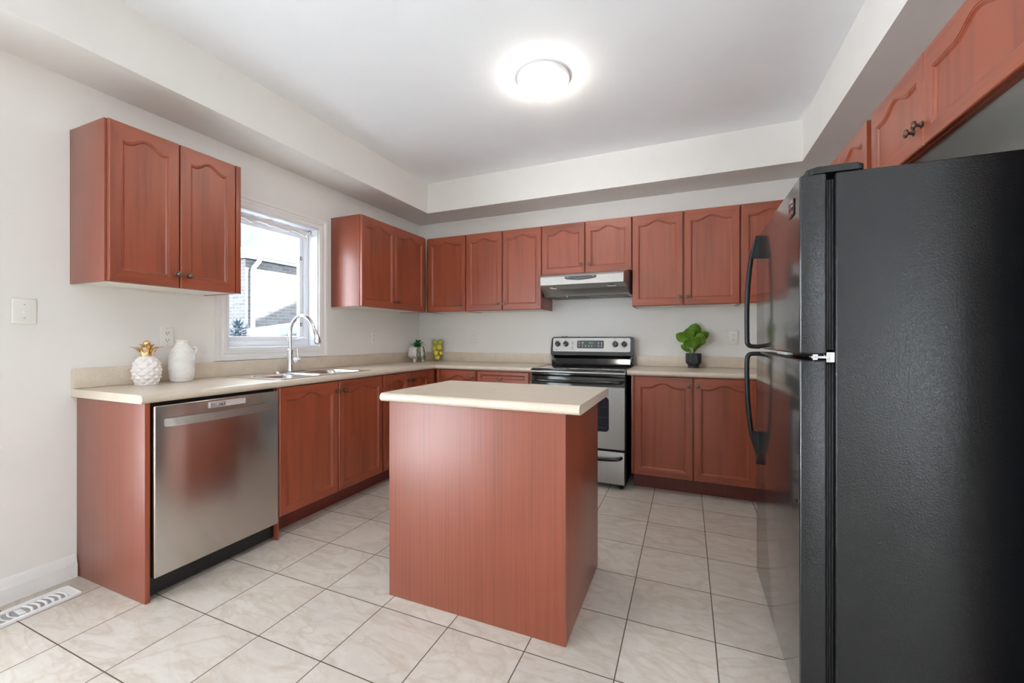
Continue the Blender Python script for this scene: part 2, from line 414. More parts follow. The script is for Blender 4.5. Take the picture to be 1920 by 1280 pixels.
# bunched white sheer on a spring rod, with wire hooks
cr = thing('curtain_rod', 'spring rod across the top of the window with a bunched white sheer', 'curtain rod', (-.03, -1.737, 1.985))
tube_bm = B(); tube(tube_bm, [(0, -.345, 0), (0, .345, 0)], .006); obj('rod', tube_bm, 'white_plastic', cr)
random.seed(4); bm = B(); pts = []; rr = []
for k in range(41):
    t = k/40; pts.append((.002*math.sin(t*23), -.34+.66*t, .012+.006*math.sin(t*17+1)-.010*t)); rr.append(.020+.006*math.sin(t*31)+.004*math.sin(t*57))
tube(bm, pts, rr, 14, flat=(.55, 1.0)); obj('sheer', bm, 'cloth_white', cr)
for yy in (-.30, .29):
    bm = B(); tube(bm, smooth_path([(.018, yy-.02, .006), (.020, yy-.012, .024), (.020, yy+.006, .026), (.019, yy+.012, .010)], 5), .0028, 8)
    hk = obj('hook', bm, 'dark_grey', cr)
    bm = B(); tube(bm, [(.020, yy-.018, .008), (.016, yy-.028, -.026)], [.006, .010], 8); obj('clip', bm, 'white_plastic', hk)
# openings behind the camera
d = bpy.data.objects.new('door_1', None); COL.objects.link(d); d['kind'] = 'structure'; d.location = (0, (DY0+DY1)/2, 0)
def dobj(name, bm, m, p, off):
    o = obj(name, bm, m, p); o.matrix_parent_inverse = Matrix.Translation(off).inverted(); return o
bm = B(); win_frame(bm, DY0, DY1, .02, DZ1, .06, -.12, -.04); box(bm, -.11, -.05, (DY0+DY1)/2-.04, (DY0+DY1)/2+.04, .08, DZ1-.06, .003); dobj('door_frame', bm, 'vinyl', d, d.location)
bm = B(); box(bm, -.083, -.077, DY0+.06, DY1-.06, .08, DZ1-.06); dobj('pane', bm, 'pane_glass', d, d.location)
bm = B(); win_frame(bm, DY0-.07, DY1+.07, -.05, DZ1+.07, .07, .0, .018); dobj('casing', bm, 'trim_paint', d, d.location)
d2 = bpy.data.objects.new('door_2', None); COL.objects.link(d2); d2['kind'] = 'structure'; d2.location = (5.4, YB, 0)
bm = B()
for x0, x1, z0, z1 in ((4.4, 6.4, .02, .09), (4.4, 6.4, 2.11, 2.18), (4.4, 4.47, .09, 2.11), (6.33, 6.4, .09, 2.11), (5.36, 5.44, .09, 2.11)): box(bm, x0, x1, YB-.11, YB-.03, z0, z1, .003)
dobj('door_frame', bm, 'vinyl', d2, d2.location)
bm = B(); box(bm, 4.47, 6.33, YB-.073, YB-.067, .09, 2.11); dobj('pane', bm, 'pane_glass', d2, d2.location)

# ------------------------------------------------------------------ cabinets
KNOB = None
def knob_mesh():
    bm = B(); M = Matrix.Rotation(R(90), 4, 'X')
    lathe(bm, [(0, 0), (.0125, 0), (.0125, .002), (.007, .004), (.0055, .008), (.0055, .015), (.010, .018), (.0145, .020), (.0155, .023), (.0145, .026), (.011, .0265), (.0095, .0255), (.007, .0275), (.003, .0290), (0, .0293)], seg=20, M=M)
    return bm
def knob(parent, x, y, z):
    global KNOB
    if KNOB is None:
        KNOB = obj('knob', knob_mesh(), 'bronze', parent, (x, y, z)); return KNOB
    k = bpy.data.objects.new('knob', KNOB.data); COL.objects.link(k); k.parent = parent; k.location = (x, y, z); return k
def door_bm(w, h, stile=.0455, bot=.050, top=.082, arch=.034, th=.020):
    """cathedral door, local x 0..w, z 0..h, front at y=-th"""
    bm = B(); f = -th; N = 28; half = w/2-stile; AW = min(.80, .105/half)
    def arch_z(t):            # t in -1..1
        u = abs(t)/AW
        dip = -.002*math.exp(-((abs(t)-AW*1.04)/.08)**2)
        return (0 if u >= 1 else arch*.5*(1+math.cos(PI*u))) + (dip if arch else 0)
    def contour(o):
        x0, x1, z0 = stile+o, w-stile-o, bot+o; zt = h-top-o
        pts = [(x0, z0), (x1, z0), (x1, zt)]
        for k in range(1, N):
            t = 1-2*k/N; pts.append(((x0+x1)/2+t*(x1-x0)/2, zt+arch_z(t)))
        return pts + [(x0, zt)]
    c0, c1, c2, c3, c4 = contour(0), contour(.002), contour(.006), contour(.0075), contour(.0135)
    e = .0035
    outer = [(e, e), (w-e, e), (w-e, h-e)] + [(stile+(w-2*stile)*(1-k/N), h-e) for k in range(1, N)] + [(e, h-e)]
    edge = [(0, 0), (w, 0), (w, h)] + [(stile+(w-2*stile)*(1-k/N), h) for k in range(1, N)] + [(0, h)]
    levels = [(edge, 0), (edge, f+e), (outer, f), (c0, f), (c1, f+.0025), (c2, f+.0030), (c3, f+.0055), (c4, f+.0095)]
    R_ = [[bm.verts.new((x, y, z)) for x, z in c] for c, y in levels]; n = len(c0)
    for li, (a, b) in enumerate(zip(R_, R_[1:])):
        for i in range(n):
            j = (i+1) % n; fa = bm.faces.new((a[i], a[j], b[j], b[i]))
            if i == 0 or 2 <= i: fa.material_index = 1
            if i == n-1 or i == 1: fa.material_index = 0
            if li >= 3: fa.material_index = 0
    bm.faces.new(R_[0]); bm.faces.new(R_[-1])
    return bm
def door(parent, x0, x1, z0, z1, yf, knobs=(), arch=.034, top=.082, name='door'):
    o = obj(name, door_bm(x1-x0, z1-z0, arch=arch, top=top), ['wood', 'wood_h'], parent, (x0, yf, z0), ang=25)
    for kx, kz in knobs: knob(o, kx-x0, -.0195, kz-z0)
    return o
def upper(label, loc, rz, w, h, d, doors, name='wall_cabinet', group=None, trim=()):
    t = thing(name, label, 'cabinet', loc, rz, group)
    bm = B()
    box(bm, 0, .015, -d, -.001, 0, h, .0012); box(bm, w-.015, w, -d, -.001, 0, h, .0012)
    box(bm, .015, w-.015, -d, -.001, .0125, h)
    box(bm, .015, w-.015, -d, -d+.018, 0, .0125)
    obj('carcass', bm, 'laminate_wood', t)
    bm = B(); box(bm, .016, w-.016, -d+.019, -.001, .003, .0120); obj('bottom_panel', bm, 'melamine', t)
    for (x0, x1, kn) in doors:
        door(t, x0, x1, .002, h-.002, -d-.001, kn)
    for x0, x1 in trim:
        bm = B(); box(bm, x0, x1, -d-.019, -d-.001, 0, h, .001); obj('filler_strip', bm, 'wood', t)
    return t
ZB, ZT, DU = 1.4215, 2.1654, .3094
H = ZT-ZB
G = 'wall cabinets'
upper('red-stained two-door wall cabinet between the light switch and the window', (.001, -2.8419, ZB), LW, .6141, H, DU,
      [(.0095, .2930, [(.2815, .0675)]), (.2990, .5815, [(.3335, .065)])], group=G, trim=[(.586, .6141)])
upper('red-stained two-door wall cabinet hung just past the window, side panel catching window glare', (.001, -1.2485, ZB), LW, .9175, H, DU,
      [(.004, .4245, [(.406, .060)]), (.4290, .8720, [(.452, .060)])], group=G)
cc = upper('single-door wall cabinet set into the inner corner above the plant and lemons', (.312, 0, ZB), 0, .458, H, DU,
      [(.0245, .4525, [(.4145, .060)])], group=G)
upper('two-door full-height wall cabinet just before the range hood', (.7715, 0, ZB), 0, .776, H, DU,
      [(.0038, .3856, [(.350, .062)]), (.3952, .7725, [(.409, .061)])], group=G)
upper('short two-door wall cabinet above the range hood', (1.5490, 0, 1.722), 0, .784, ZT-1.722, DU,
      [(.0045, .390, [(.3595, .074)]), (.397, .7795, [(.430, .074)])], group=G)
upper('two-door full-height wall cabinet above the leafy fig plant', (2.3345, 0, ZB), 0, .7845, H, DU,
      [(.003, .3865, [(.3635, .063)]), (.3965, .7815, [(.4215, .0625)])], group=G)
upper('single-door wall cabinet partly hidden by the refrigerator handle', (3.1205, 0, ZB), 0, .400, H, DU,
      [(.005, .385, [(.031, .065)])], group=G)
upper('wall cabinet on the refrigerator wall, nearly all hidden behind the refrigerator top', (XR-.001, -.345, ZB), RW, 1.15, H-.010, DU+.02,
      [(.39, .773, []), (.777, 1.137, [])], group=G)
upper('short two-door wall cabinet high above the refrigerator', (XR-.001, -1.4965, 1.824), RW, 1.042, 2.1535-1.824, DU+.02,
      [(.044, .482, [(.418, .076)]), (.4875, 1.034, [(.474, .079)])], group=G)

# base cabinets
ZK, ZBT, DF = .128, .872, .567
def base(label, loc, rz, w, d, doors, drawers=(), trim=(), name='base_cabinet', kick=(0, None), kickd=.095, group='base cabinets', hollow=False):
    t = thing(name, label, 'cabinet', loc, rz, group)
    bm = B()
    if hollow:
        box(bm, 0, .016, -d, -.001, ZK, .8755); box(bm, w-.016, w, -d, -.001, ZK, .8755); box(bm, .016, w-.016, -d, -.001, ZK, ZK+.016)
        box(bm, .016, w-.016, -.010, -.001, ZK+.016, .8755); box(bm, .016, w-.016, -d, -d+.012, ZK+.016, .8755)
    else: box(bm, 0, w, -d, -.001, ZK, .8755, .001)
    obj('carcass', bm, 'laminate_wood', t)
    k0, k1 = kick[0], (kick[1] if kick[1] is not None else w)
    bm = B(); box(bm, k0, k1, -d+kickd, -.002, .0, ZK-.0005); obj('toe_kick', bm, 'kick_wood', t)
    for x0, x1, kn in doors: door(t, x0, x1, ZK, ZBT, -d-.001, kn, top=.078)
    for x0, x1, z0, z1, kn in drawers:
        door(t, x0, x1, z0, z1, -d-.001, kn, arch=0, top=.030, name='drawer') if False else drawer(t, x0, x1, z0, z1, -d-.001, kn)
    for x0, x1 in trim:
        bm = B(); box(bm, x0, x1, -d-.018, -d-.001, ZK, .8755, .001); obj('filler_strip', bm, 'wood', t)
    return t
def drawer(t, x0, x1, z0, z1, yf, kn):
    o = obj('drawer', door_bm(x1-x0, z1-z0, stile=.036, bot=.026, top=.026, arch=0), ['wood', 'wood_h'], t, (x0, yf, z0), ang=25)
    for kx, kz in kn: knob(o, kx-x0, -.0195, kz-z0)
yA = -2.1800
base('two-door sink base cabinet next to the steel dishwasher', (.001, yA, 0), LW, .8885, DF,
     [(.004, .4385, [(.425, .806)]), (.4455, .880, [(.4885, .805)])], hollow=True)
base('narrow two-door base cabinet between the sink base and the inner corner', (.001, yA+.8895, 0), LW, 1.0165, DF,
     [(.004, .318, [(.305, .808)]), (.322, .617, [(.370, .805)])], trim=[(.622, .712)])
base('base cabinet with one door and a drawer before the stove, mostly behind the island', (.590, 0, 0), 0, .966, DF,
     [(.054, .4315, [(.394, .815)]), (.442, .932, [])][:1] + [], drawers=[(.442, .932, .772, .868, [(.673, .806)]), (.442, .932, .45, .764, [(.687, .62)]), (.442, .932, .13, .442, [(.687, .30)])],
     trim=[(.022, .048)])
base('two-door base cabinet between the stove and the refrigerator', (2.3590, 0, 0), 0, 1.46, DF,
     [(.0215, .4305, [(.404, .812)]), (.4385, .8335, [(.4635, .813)])], trim=[(0, .018), (.838, .92)], kick=(.004, 1.46))
# end panels beside the dishwasher
t = thing('end_panel', 'tall wood-look end panel closing the counter beside the wall and floor vent', 'panel', (0, -2.8166, 0))
bm = B(); box(bm, .001, .578, 0, .0185, .001, .8755, .0008); obj('panel', bm, 'laminate_wood', t)
bm = B(); box(bm, .5785, .5805, .0005, .018, .001, .8755); obj('edge_band', bm, 'wood', t)
t = thing('end_panel', 'thin worn wood panel between the dishwasher and the sink base cabinet', 'panel', (0, -2.1925, 0))
bm = B(); box(bm, .03, .588, 0, .0115, .001, .8755, .0008); obj('panel', bm, 'laminate_wood', t)

# ------------------------------------------------------------------ worktops
CT0, CT1, DC = .876, .914, .603
def nose_profile(n=8):
    r = (CT1-CT0)/2
    return [(-.018, CT0)] + [(-r+.019*math.cos(-PI/2+PI*k/n)+.0, CT0+r+r*math.sin(-PI/2+PI*k/n)) for k in range(n+1)] + [(-.018, CT1)]
def nose_sweep(bm, path):
    """path: list of (x, y, nx, ny) on the front line; profile offset along (nx, ny)"""
    pr = nose_profile(); rings = [[bm.verts.new((x+nx*a, y+ny*a, z)) for a, z in pr] for x, y, nx, ny in path]
    for a, b in zip(rings, rings[1:]):
        for i in range(len(pr)): bm.faces.new((a[i], a[(i+1) % len(pr)], b[(i+1) % len(pr)], b[i]))
    bm.faces.new(rings[0]); bm.faces.new(rings[-1])
YE = -2.8366
SX0, SX1, SY0, SY1 = .075, .540, -2.140, -1.382       # sink cut-out
t = thing('worktop', 'long L-shaped beige laminate worktop holding the sink', 'worktop', (0, 0, 0))
bm = B()
nose_sweep(bm, [(DC, YE, 1, 0), (DC, -DC, 1, -1), (1.5535, -DC, 0, -1)])
X1 = DC-.018
box(bm, .002, X1, YE, SY0, CT0, CT1); box(bm, .002, X1, SY1, -.585, CT0, CT1)
box(bm, .002, SX0, SY0, SY1, CT0, CT1); box(bm, SX1, X1, SY0, SY1, CT0, CT1)
box(bm, .002, 1.5535, -.585, -.002, CT0, CT1)
obj('slab', bm, 'counter', t)
bm = B(); box(bm, .002, .021, YE, -.022, CT1+.0005, 1.0115, .004); box(bm, .002, 1.5535, -.021, -.002, CT1+.0005, 1.0115, .004)
obj('backsplash', bm, 'counter', t)
t = thing('worktop', 'shorter beige laminate worktop under the fig plant, running behind the refrigerator', 'worktop', (0, 0, 0))
bm = B(); nose_sweep(bm, [(2.3290, -DC, 0, -1), (3.85, -DC, 0, -1)]); box(bm, 2.3290, 3.85, -.585, -.002, CT0, CT1); obj('slab', bm, 'counter', t)
bm = B(); box(bm, 2.3290, 3.85, -.021, -.002, CT1+.0005, 1.0035, .004); obj('backsplash', bm, 'counter', t)

# island
t = thing('island_cabinet', 'freestanding kitchen island with plain wood-look panels in the middle of the floor', 'kitchen island', (1.5106, -2.3443, 0))
wI, dI = .8207, .6068
bm = B(); box(bm, 0, wI, 0, .016, .0005, .8755, .0008); obj('front_panel', bm, 'laminate_wood', t)
bm = B(); box(bm, wI-.016, wI, .0163, dI, .0005, .8755, .0008); obj('side_panel', bm, 'laminate_wood', t)
bm = B(); box(bm, 0, .016, .0163, dI, .0005, .8755, .0008); obj('side_panel', bm, 'laminate_wood', t)
bm = B(); box(bm, .0165, wI-.0165, .0168, dI-.003, .10, .875); obj('carcass', bm, 'laminate_wood', t)
t = thing('island_worktop', 'beige laminate top with rounded front edge resting on the island', 'worktop', (1.479, -2.372, 0))
bm = B(); nose_sweep(bm, [(0, 0, 0, -1), (.911, 0, 0, -1)]); box(bm, 0, .911, .018, .607, CT0, CT1); obj('slab', bm, 'counter', t)

# ------------------------------------------------------------------ dishwasher
t = thing('dishwasher', 'stainless steel dishwasher under the long worktop near the wall', 'dishwasher', (0, -2.7975, 0))
W = .604
bm = B(); box(bm, .03, .560, .002, W-.001, .02, .8745); obj('tub', bm, 'black_satin', t)
bm = B(); box(bm, .562, .600, .0065, W-.0005, .1033, .860, .004, 3); dwd = obj('door', bm, 'stainless', t)
bm = B(); pts = []
for k in range(15):
    u = k/14; pts.append((.606+.036*math.sin(PI*u)**.6, .045+u*.525, .782+.0))
for (x0, y0, z0), (x1, y1, z1) in zip(pts, pts[1:]):
    vs = [bm.verts.new(p) for p in ((x0-.008, y0, z0-.019), (x0, y0, z0-.018), (x0, y0, z0+.018), (x0-.008, y0, z0+.019), (x1-.008, y1, z1-.019), (x1, y1, z1-.018), (x1, y1, z1+.018), (x1-.008, y1, z1+.019))]
    for f in ((0, 1, 5, 4), (1, 2, 6, 5), (2, 3, 7, 6), (3, 0, 4, 7)): bm.faces.new([vs[i] for i in f])
bmesh.ops.remove_doubles(bm, verts=bm.verts, dist=1e-5)
for yy in (.045, .570-.02): box(bm, .6003, .607, yy, yy+.02, .767, .797)
obj('handle', bm, 'steel_panel', dwd)
bm = B(); box(bm, .40, .520, .003, W-.002, .0005, .100); obj('toe_kick', bm, 'black_satin', t)
bm = B()
for k in range(10): box(bm, .5603, .5615, .0028, .0055, .62+.008*k, .624+.008*k)
obj('side_vent', bm, 'dark_grey', t)
# DIRTY magnet
t = thing('magnet_sign', 'slim silver sliding magnet reading DIRTY on the dishwasher door', 'magnet sign', (.6005, -2.5705, .8185))
bm = B(); box(bm, 0, .006, 0, .183, 0, .029, .002); obj('backing', bm, 'sign_silver', t)
bm = B(); win_frame(bm, .002, .181, .001, .028, .0025, .0055, .0085, .0006); obj('rim', bm, 'sign_silver', t)
bm = B(); box(bm, .0062, .0095, .010, .078, .003, .026, .001)
sl = obj('slider', bm, 'dark_grey', t)
bm = B(); M = Matrix.Translation((.0098, .044, .0145)) @ Matrix.Rotation(R(90), 4, 'Z') @ Matrix.Rotation(R(90), 4, 'X')
text_mesh('DIRTY', .0195, .0003, M, bm)
plate(bm, rrect(.0125, .0755, .0048, .0242, .004), [rrect(.0138, .0742, .0060, .0230, .003)], lambda u, v, s: (s, u, v), .0096, .0099)
obj('lettering', bm, 'white_plastic', sl, fix=False)

# ------------------------------------------------------------------ sink and faucet
t = thing('sink', 'double-bowl stainless steel drop-in sink set in the worktop under the window', 'sink', (0, 0, .914))
bowls = [(.195, .520, -2.105, -1.795), (.195, .520, -1.735, -1.425)]
bm = B(); plate(bm, rrect(.062, .553, -2.153, -1.368, .03), [rrect(*b, .06) for b in bowls], lambda u, v, s: (u, v, s), .0004, .0045)
obj('rim', bm, 'sink_steel', t)
for b in bowls:
    bm = B(); lv = []
    for off, z, r in ((0, .0046, .06), (.004, .001, .058), (.010, -.010, .056), (.016, -.12, .055), (.030, -.155, .05), (.060, -.165, .045)):
        lv.append([bm.verts.new((x, y, z)) for x, y in rrect(b[0]+off, b[1]-off, b[2]+off, b[3]-off, r)])
    for a, c in zip(lv, lv[1:]):
        for i in range(len(a)): bm.faces.new((a[i], a[(i+1) % len(a)], c[(i+1) % len(a)], c[i]))
    bm.faces.new(lv[-1]); bw = obj('bowl', bm, 'sink_steel', t, ang=60)
    bm = B(); lathe(bm, [(0, 0), (.04, 0), (.042, .002), (.036, .004), (.03, .002), (0, .001)], ((b[0]+b[1])/2, (b[2]+b[3])/2, -.1648), 24); obj('drain', bm, 'chrome', bw)
t = thing('faucet', 'chrome gooseneck pull-down faucet standing behind the sink bowls', 'faucet', (.098, -1.7125, .9185))
bm = B(); prism(bm, rrect(-.028, .028, -.125, .125, .027, 8), 'z', .0003, .006); obj('deck_plate', bm, 'chrome', t)
bm = B(); lathe(bm, [(.0, .0062), (.027, .0062), (.027, .012), (.0235, .022), (.0225, .06), (.0205, .075), (.0205, .155), (.0185, .160), (.0135, .163), (0, .163)], seg=28); obj('column', bm, 'chrome', t)
bm = B(); pth = smooth_path([(0, 0, .160), (0, 0, .25), (.006, 0, .315), (.040, .001, .370), (.098, .003, .402), (.158, .005, .392), (.205, .007, .350), (.228, .008, .300)], 8)
tube(bm, pth, .0118, 16); obj('spout', bm, 'chrome', t)
bm = B(); tube(bm, [(.2275, .008, .303), (.2300, .008, .298), (.241, .0085, .270), (.252, .009, .235), (.262, .0095, .208), (.263, .0095, .204)], [.0122, .0135, .017, .0225, .0235, .021], 20)
hd = obj('spray_head', bm, 'chrome', t)
bm = B(); box(bm, .226, .234, .002, .016, .242, .262, .002); obj('button', bm, 'black_satin', hd)
bm = B(); tube(bm, [(.010, .016, .082), (.020, .032, .082), (.032, .054, .082), (.036, .060, .082)], [.014, .0165, .0165, .013], 18)
hv = obj('lever_body', bm, 'chrome', t)
bm = B(); tube(bm, [(.027, .045, .090), (.025, .043, .125), (.023, .041, .162), (.023, .041, .168)], [.0050, .0042, .0055, .003], 12); obj('lever', bm, 'chrome', hv)

# ------------------------------------------------------------------ stove
t = thing('stove', 'black and stainless steel electric range with glass cooktop and rear control panel', 'stove', (1.5640, 0, 0))
W = .758
bm = B(); box(bm, 0, W, -.605, -.03, .035, .880, .003); obj('body', bm, 'black_satin', t)
bm = B(); box(bm, -.001, W+.001, -.655, -.075, .8815, .905, .006, 3); box(bm, .012, W-.012, -.640, -.10, .9045, .9145, .004); 
obj('cooktop', bm, 'black_glass', t)
bm = B(); box(bm, -.0015, W+.0015, -.658, -.653, .884, .896, .002); box(bm, -.0015, .006, -.655, -.08, .9052, .9100, .001); box(bm, W-.006, W+.0015, -.655, -.08, .9052, .9100, .001); obj('cooktop_trim', bm, 'steel_panel', t)
bm = B(); box(bm, .002, W-.002, -.635, -.606, .857, .8795, .003); obj('vent_band', bm, 'black_gloss', t)
# oven door
bm = B(); box(bm, .002, W-.002, -.640, -.606, .299, .855, .004)
od = obj('oven_door', bm, 'black_gloss', t)
bm = B(); plate(bm, rrect(.004, W-.005, .3115, .783, .004), [rrect(.122, .636, .440, .708, .03, 6)], lambda u, v, s: (u, s, v), -.6445, -.6402); obj('steel_face', bm, 'steel_panel', od)
bm = B(); plate(bm, rrect(.1225, .6355, .4405, .7075, .03, 6), [], lambda u, v, s: (u, s, v), -.642, -.6403); obj('window', bm, 'oven_glass', od)
bm = B()
for z in (.47, .55, .63): tube(bm, [(.14, -.6422, z), (.62, -.6422, z)], .0014, 6)
obj('rack_line', bm, 'dark_grey', od)
bm = B(); tube(bm, smooth_path([(.020, -.640, .826), (.022, -.672, .826), (.05, -.690, .825), (.16, -.700, .823), (.379, -.703, .822), (.598, -.700, .823), (.708, -.690, .825), (.736, -.672, .826), (.738, -.640, .826)], 5), .0125, 14); obj('handle', bm, 'black_gloss', od)
bm = B(); box(bm, .002, W-.004, -.636, -.606, .042, .294, .003); dr = obj('storage_drawer', bm, 'black_satin', t)
bm = B(); box(bm, .004, W-.007, -.6405, -.6362, .0455, .291, .003); obj('steel_face', bm, 'steel_panel', dr)
bm = B(); tube(bm, smooth_path([(.03, -.636, .252), (.035, -.664, .250), (.08, -.680, .243), (.2, -.684, .237), (.379, -.685, .236), (.558, -.684, .237), (.678, -.680, .243), (.723, -.664, .250), (.728, -.636, .252)], 5), .0135, 14, flat=(1, 1)); obj('handle', bm, 'black_gloss', dr)
for x in (.04, W-.04):
    for y in (-.58, -.07):
        bm = B(); lathe(bm, [(0, 0), (.018, 0), (.018, .012), (.010, .014), (.010, .0345), (0, .0345)], (x, y, .0003), 16); obj('foot', bm, 'black_rubber', t)
# backguard
bm = B(); prism(bm, [(-.03, .9148), (-.085, .9148), (-.072, .930), (-.060, .990), (-.050, 1.0), (-.03, 1.0)], 'x', .006, W-.008)
for x0 in (.0035, W-.032): box(bm, x0, x0+.027, -.088, -.03, .9148, 1.0, .005)
bg = obj('backguard', bm, 'black_gloss', t)
TILT = Matrix.Translation((0, -.088, 1.003)) @ Matrix.Rotation(R(-8), 4, 'X')
def tb(bm): bmesh.ops.transform(bm, matrix=TILT, verts=bm.verts); return bm
bm = B(); plate(bm, [(-.004, 0), (W-.002, 0), (W, .03)] + rrect(-.002, W-.002, .03, .172, .028, 6)[6:20] + [(-.006, .03)], [], lambda u, v, s: (u, s, v), 0, .05)
ch = obj('console', tb(bm), 'black_gloss', t)
bm = B(); plate(bm, rrect(.014, .726, .034, .160, .014), [rrect(.246, .494, .064, .137, .012)], lambda u, v, s: (u, s, v), -.0026, -.0002); obj('control_panel', tb(bm), 'steel_panel', ch)
bm = B(); plate(bm, rrect(.2465, .4935, .0645, .1365, .012), [], lambda u, v, s: (u, s, v), -.0022, -.0003); dp = obj('display', tb(bm), 'dark_grey', ch)
MX = Matrix.Rotation(R(90), 4, 'X')
for x, z, r in ((.268, .116, .007), (.299, .114, .010), (.266, .088, .007), (.297, .087, .007), (.327, .087, .009), (.357, .086, .009), (.384, .087, .009), (.412, .086, .005), (.446, .086, .008), (.474, .086, .008), (.446, .113, .007), (.474, .113, .007)):
    bm = B()
    for k in range(3): box(bm, x-r*.8, x+r*(.8 if k != 1 else .3), -.0032, -.0023, z-r+k*r*.75, z-r+k*r*.75+r*.4)
    obj('icon', tb(bm), 'icon_grey', dp)
bm = B(); text_mesh('12:11', .021, .0003, Matrix.Translation((.378, -.0027, .114)) @ MX, bm); obj('clock_digits', tb(bm), 'clock_green', dp, fix=False)
for x, z in ((.207, .112), (.204, .066)):
    bm = B(); box(bm, x-.006, x+.004, -.0034, -.0027, z-.004, z+.005)
    obj('indicator_lamp', tb(bm), 'label_red', ch)
for x, z in ((.207, .126), (.207, .098), (.204, .080), (.204, .054)):
    bm = B(); box(bm, x-.016, x+.014, -.0031, -.0027, z, z+.0018); obj('caption_line', tb(bm), 'dark_grey', ch)
bm = B()
for i in range(9): box(bm, .030+.0046*i, .0328+.0046*i, -.0031, -.0027, .046, .0505)
obj('maker_lettering', tb(bm), 'dark_grey', ch)
for kx in (.060, .140, .594, .674):
    bm = B()
    for k in range(11):
        a = R(-60+k*30)
        if 80 < (-60+k*30) < 100: continue
        box(bm, kx+.036*math.cos(a)-.0012, kx+.036*math.cos(a)+.0012, -.0031, -.0027, .104+.036*math.sin(a)-.0012, .104+.036*math.sin(a)+.0012)
    box(bm, kx-.004, kx+.003, -.0031, -.0027, .150, .154)
    obj('dial_markings', tb(bm), 'dark_grey', ch)
for kx in (.060, .140, .594, .674):
    bm = B(); lathe(bm, [(0, -.003), (.0265, -.003), (.0265, .004), (.0225, .012), (.021, .020), (0, .022)], (kx, -.003, .104), 26, M=MX)
    box(bm, kx-.005, kx+.005, -.034, -.020, .080, .131, .003); obj('knob', tb(bm), 'black_gloss', ch)
for x in (.10, .135):
    bm = B(); box(bm, x-.012, x+.012, .015, .035, .1735, .179, .002); obj('top_clip', tb(bm), 'black_satin', ch)

# ------------------------------------------------------------------ range hood
t = thing('range_hood', 'stainless under-cabinet range hood over the stove', 'range hood', (1.937, 0, 0))
def hood_loft(bm, secs):
    rs = [[bm.verts.new(p) for p in ((-a, y, z), (a, y, z))] for a, y, z in secs]
    return rs
HB, HFt = .3795, .350
bm = B()
top = [(HB, -.001, 1.7205), (HB, -.345, 1.7205), (HB-.004, -.40, 1.716), (HFt, -.465, 1.694), (HFt, -.475, 1.680), (HFt-.002, -.475, 1.612), (HFt, -.468, 1.606)]
bot = [(HB, -.001, 1.535), (HB-.003, -.275, 1.532), (HB-.010, -.315, 1.545)]
und = [(HFt, -.468, 1.606), (HFt+.010, -.440, 1.600), (HFt+.018, -.375, 1.585)]
ring_pts = top + und[1:] + bot[::-1]
L_ = [bm.verts.new((-a, y, z)) for a, y, z in ring_pts]; Rr = [bm.verts.new((a, y, z)) for a, y, z in ring_pts]
n = len(ring_pts)
for i in range(n): bm.faces.new((L_[i], L_[(i+1) % n], Rr[(i+1) % n], Rr[i]))
bm.faces.new(L_); bm.faces.new(Rr)
shell = obj('shell', bm, 'steel_panel', t, ang=20)
bm = B()
for sx in (-1, 1):
    for k in range(1): box(bm, min(sx*.006, sx*(HB-.035)), max(sx*.006, sx*(HB-.035)), -.262, -.022, 1.526, 1.5315, .001)
obj('filter_screen', bm, 'dark_grey', t)
for x in (-.262, .245):
    bm = B(); M = Matrix.Translation((x, -.405, 1.5905)) @ Matrix.Rotation(R(-13), 4, 'X')
    lathe(bm, [(0, -.001), (.030, -.001), (.036, .001), (.040, .003), (.0, .006)], (0, 0, 0), 24, M=M); obj('lamp_lens', bm, 'chrome', t)
bm = B(); pts = [(-.128, 1.686), (.128, 1.686), (.134, 1.680), (.130, 1.668)] + [(.12-.24*k/10, 1.662-.010*math.sin(PI*k/10)) for k in range(11)] + [(-.130, 1.668), (-.134, 1.680)]
pts = [(u, v-.008) for u, v in pts]
plate(bm, pts[::-1], [], lambda u, v, s: (u, s, v), -.4785, -.4745); cp = obj('control_strip', bm, 'dark_grey', t)
for x0, x1, z0, z1 in [(.098, .114, 1.668, 1.6715), (-.125, -.095, 1.668, 1.670)] + [(-.05+k*.02, -.04+k*.02, 1.660, 1.6618) for k in range(7)]:
    bm = B(); box(bm, x0, x1, -.4797, -.4786, z0, z1); obj('button', bm, 'icon_grey', cp)
bm = B(); tube(bm, [(-.16, -.30, 1.534), (-.16, -.30, 1.522)], .004, 10); obj('filter_tab', bm, 'white_plastic', t)

# ------------------------------------------------------------------ refrigerator
FY0, FY1, FX, FZ = -2.371, -1.535, 3.062, 1.648
t = thing('refrigerator', 'tall black top-freezer refrigerator with textured sides, its doors facing the island', 'refrigerator', (FX, FY0, 0))
L = FY1-FY0
def sides(bm):
    bm.normal_update()
    for f in bm.faces: f.material_index = 0 if f.normal.x < -.5 else 1
    return bm
bm = B(); box(bm, .088, .77, 0, L, .025, FZ-.004, .006, 3); obj('body', bm, 'fridge_black', t)
bm = B(); box(bm, 0, .068, .001, L-.001, 1.1115, FZ, .007, 3); fz = obj('freezer_door', sides(bm), ['fridge_door_black', 'fridge_black'], t)
bm = B(); box(bm, 0, .068, .001, L-.001, .035, 1.0955, .007, 3); fd = obj('lower_door', sides(bm), ['fridge_door_black', 'fridge_black'], t)
for z0, z1, p in ((1.125, FZ-.02, fz), (.05, 1.085, fd)):
    bm = B()
    for k in range(3): box(bm, .0685+k*.0062, .0735+k*.0062, .010+.002*(k % 2), L-.010, z0, z1, .001)
    obj('gasket', bm, 'black_rubber', p)
bm = B(); box(bm, .02, .087, .02, L-.02, .003, .032); obj('grille', bm, 'black_satin', t)
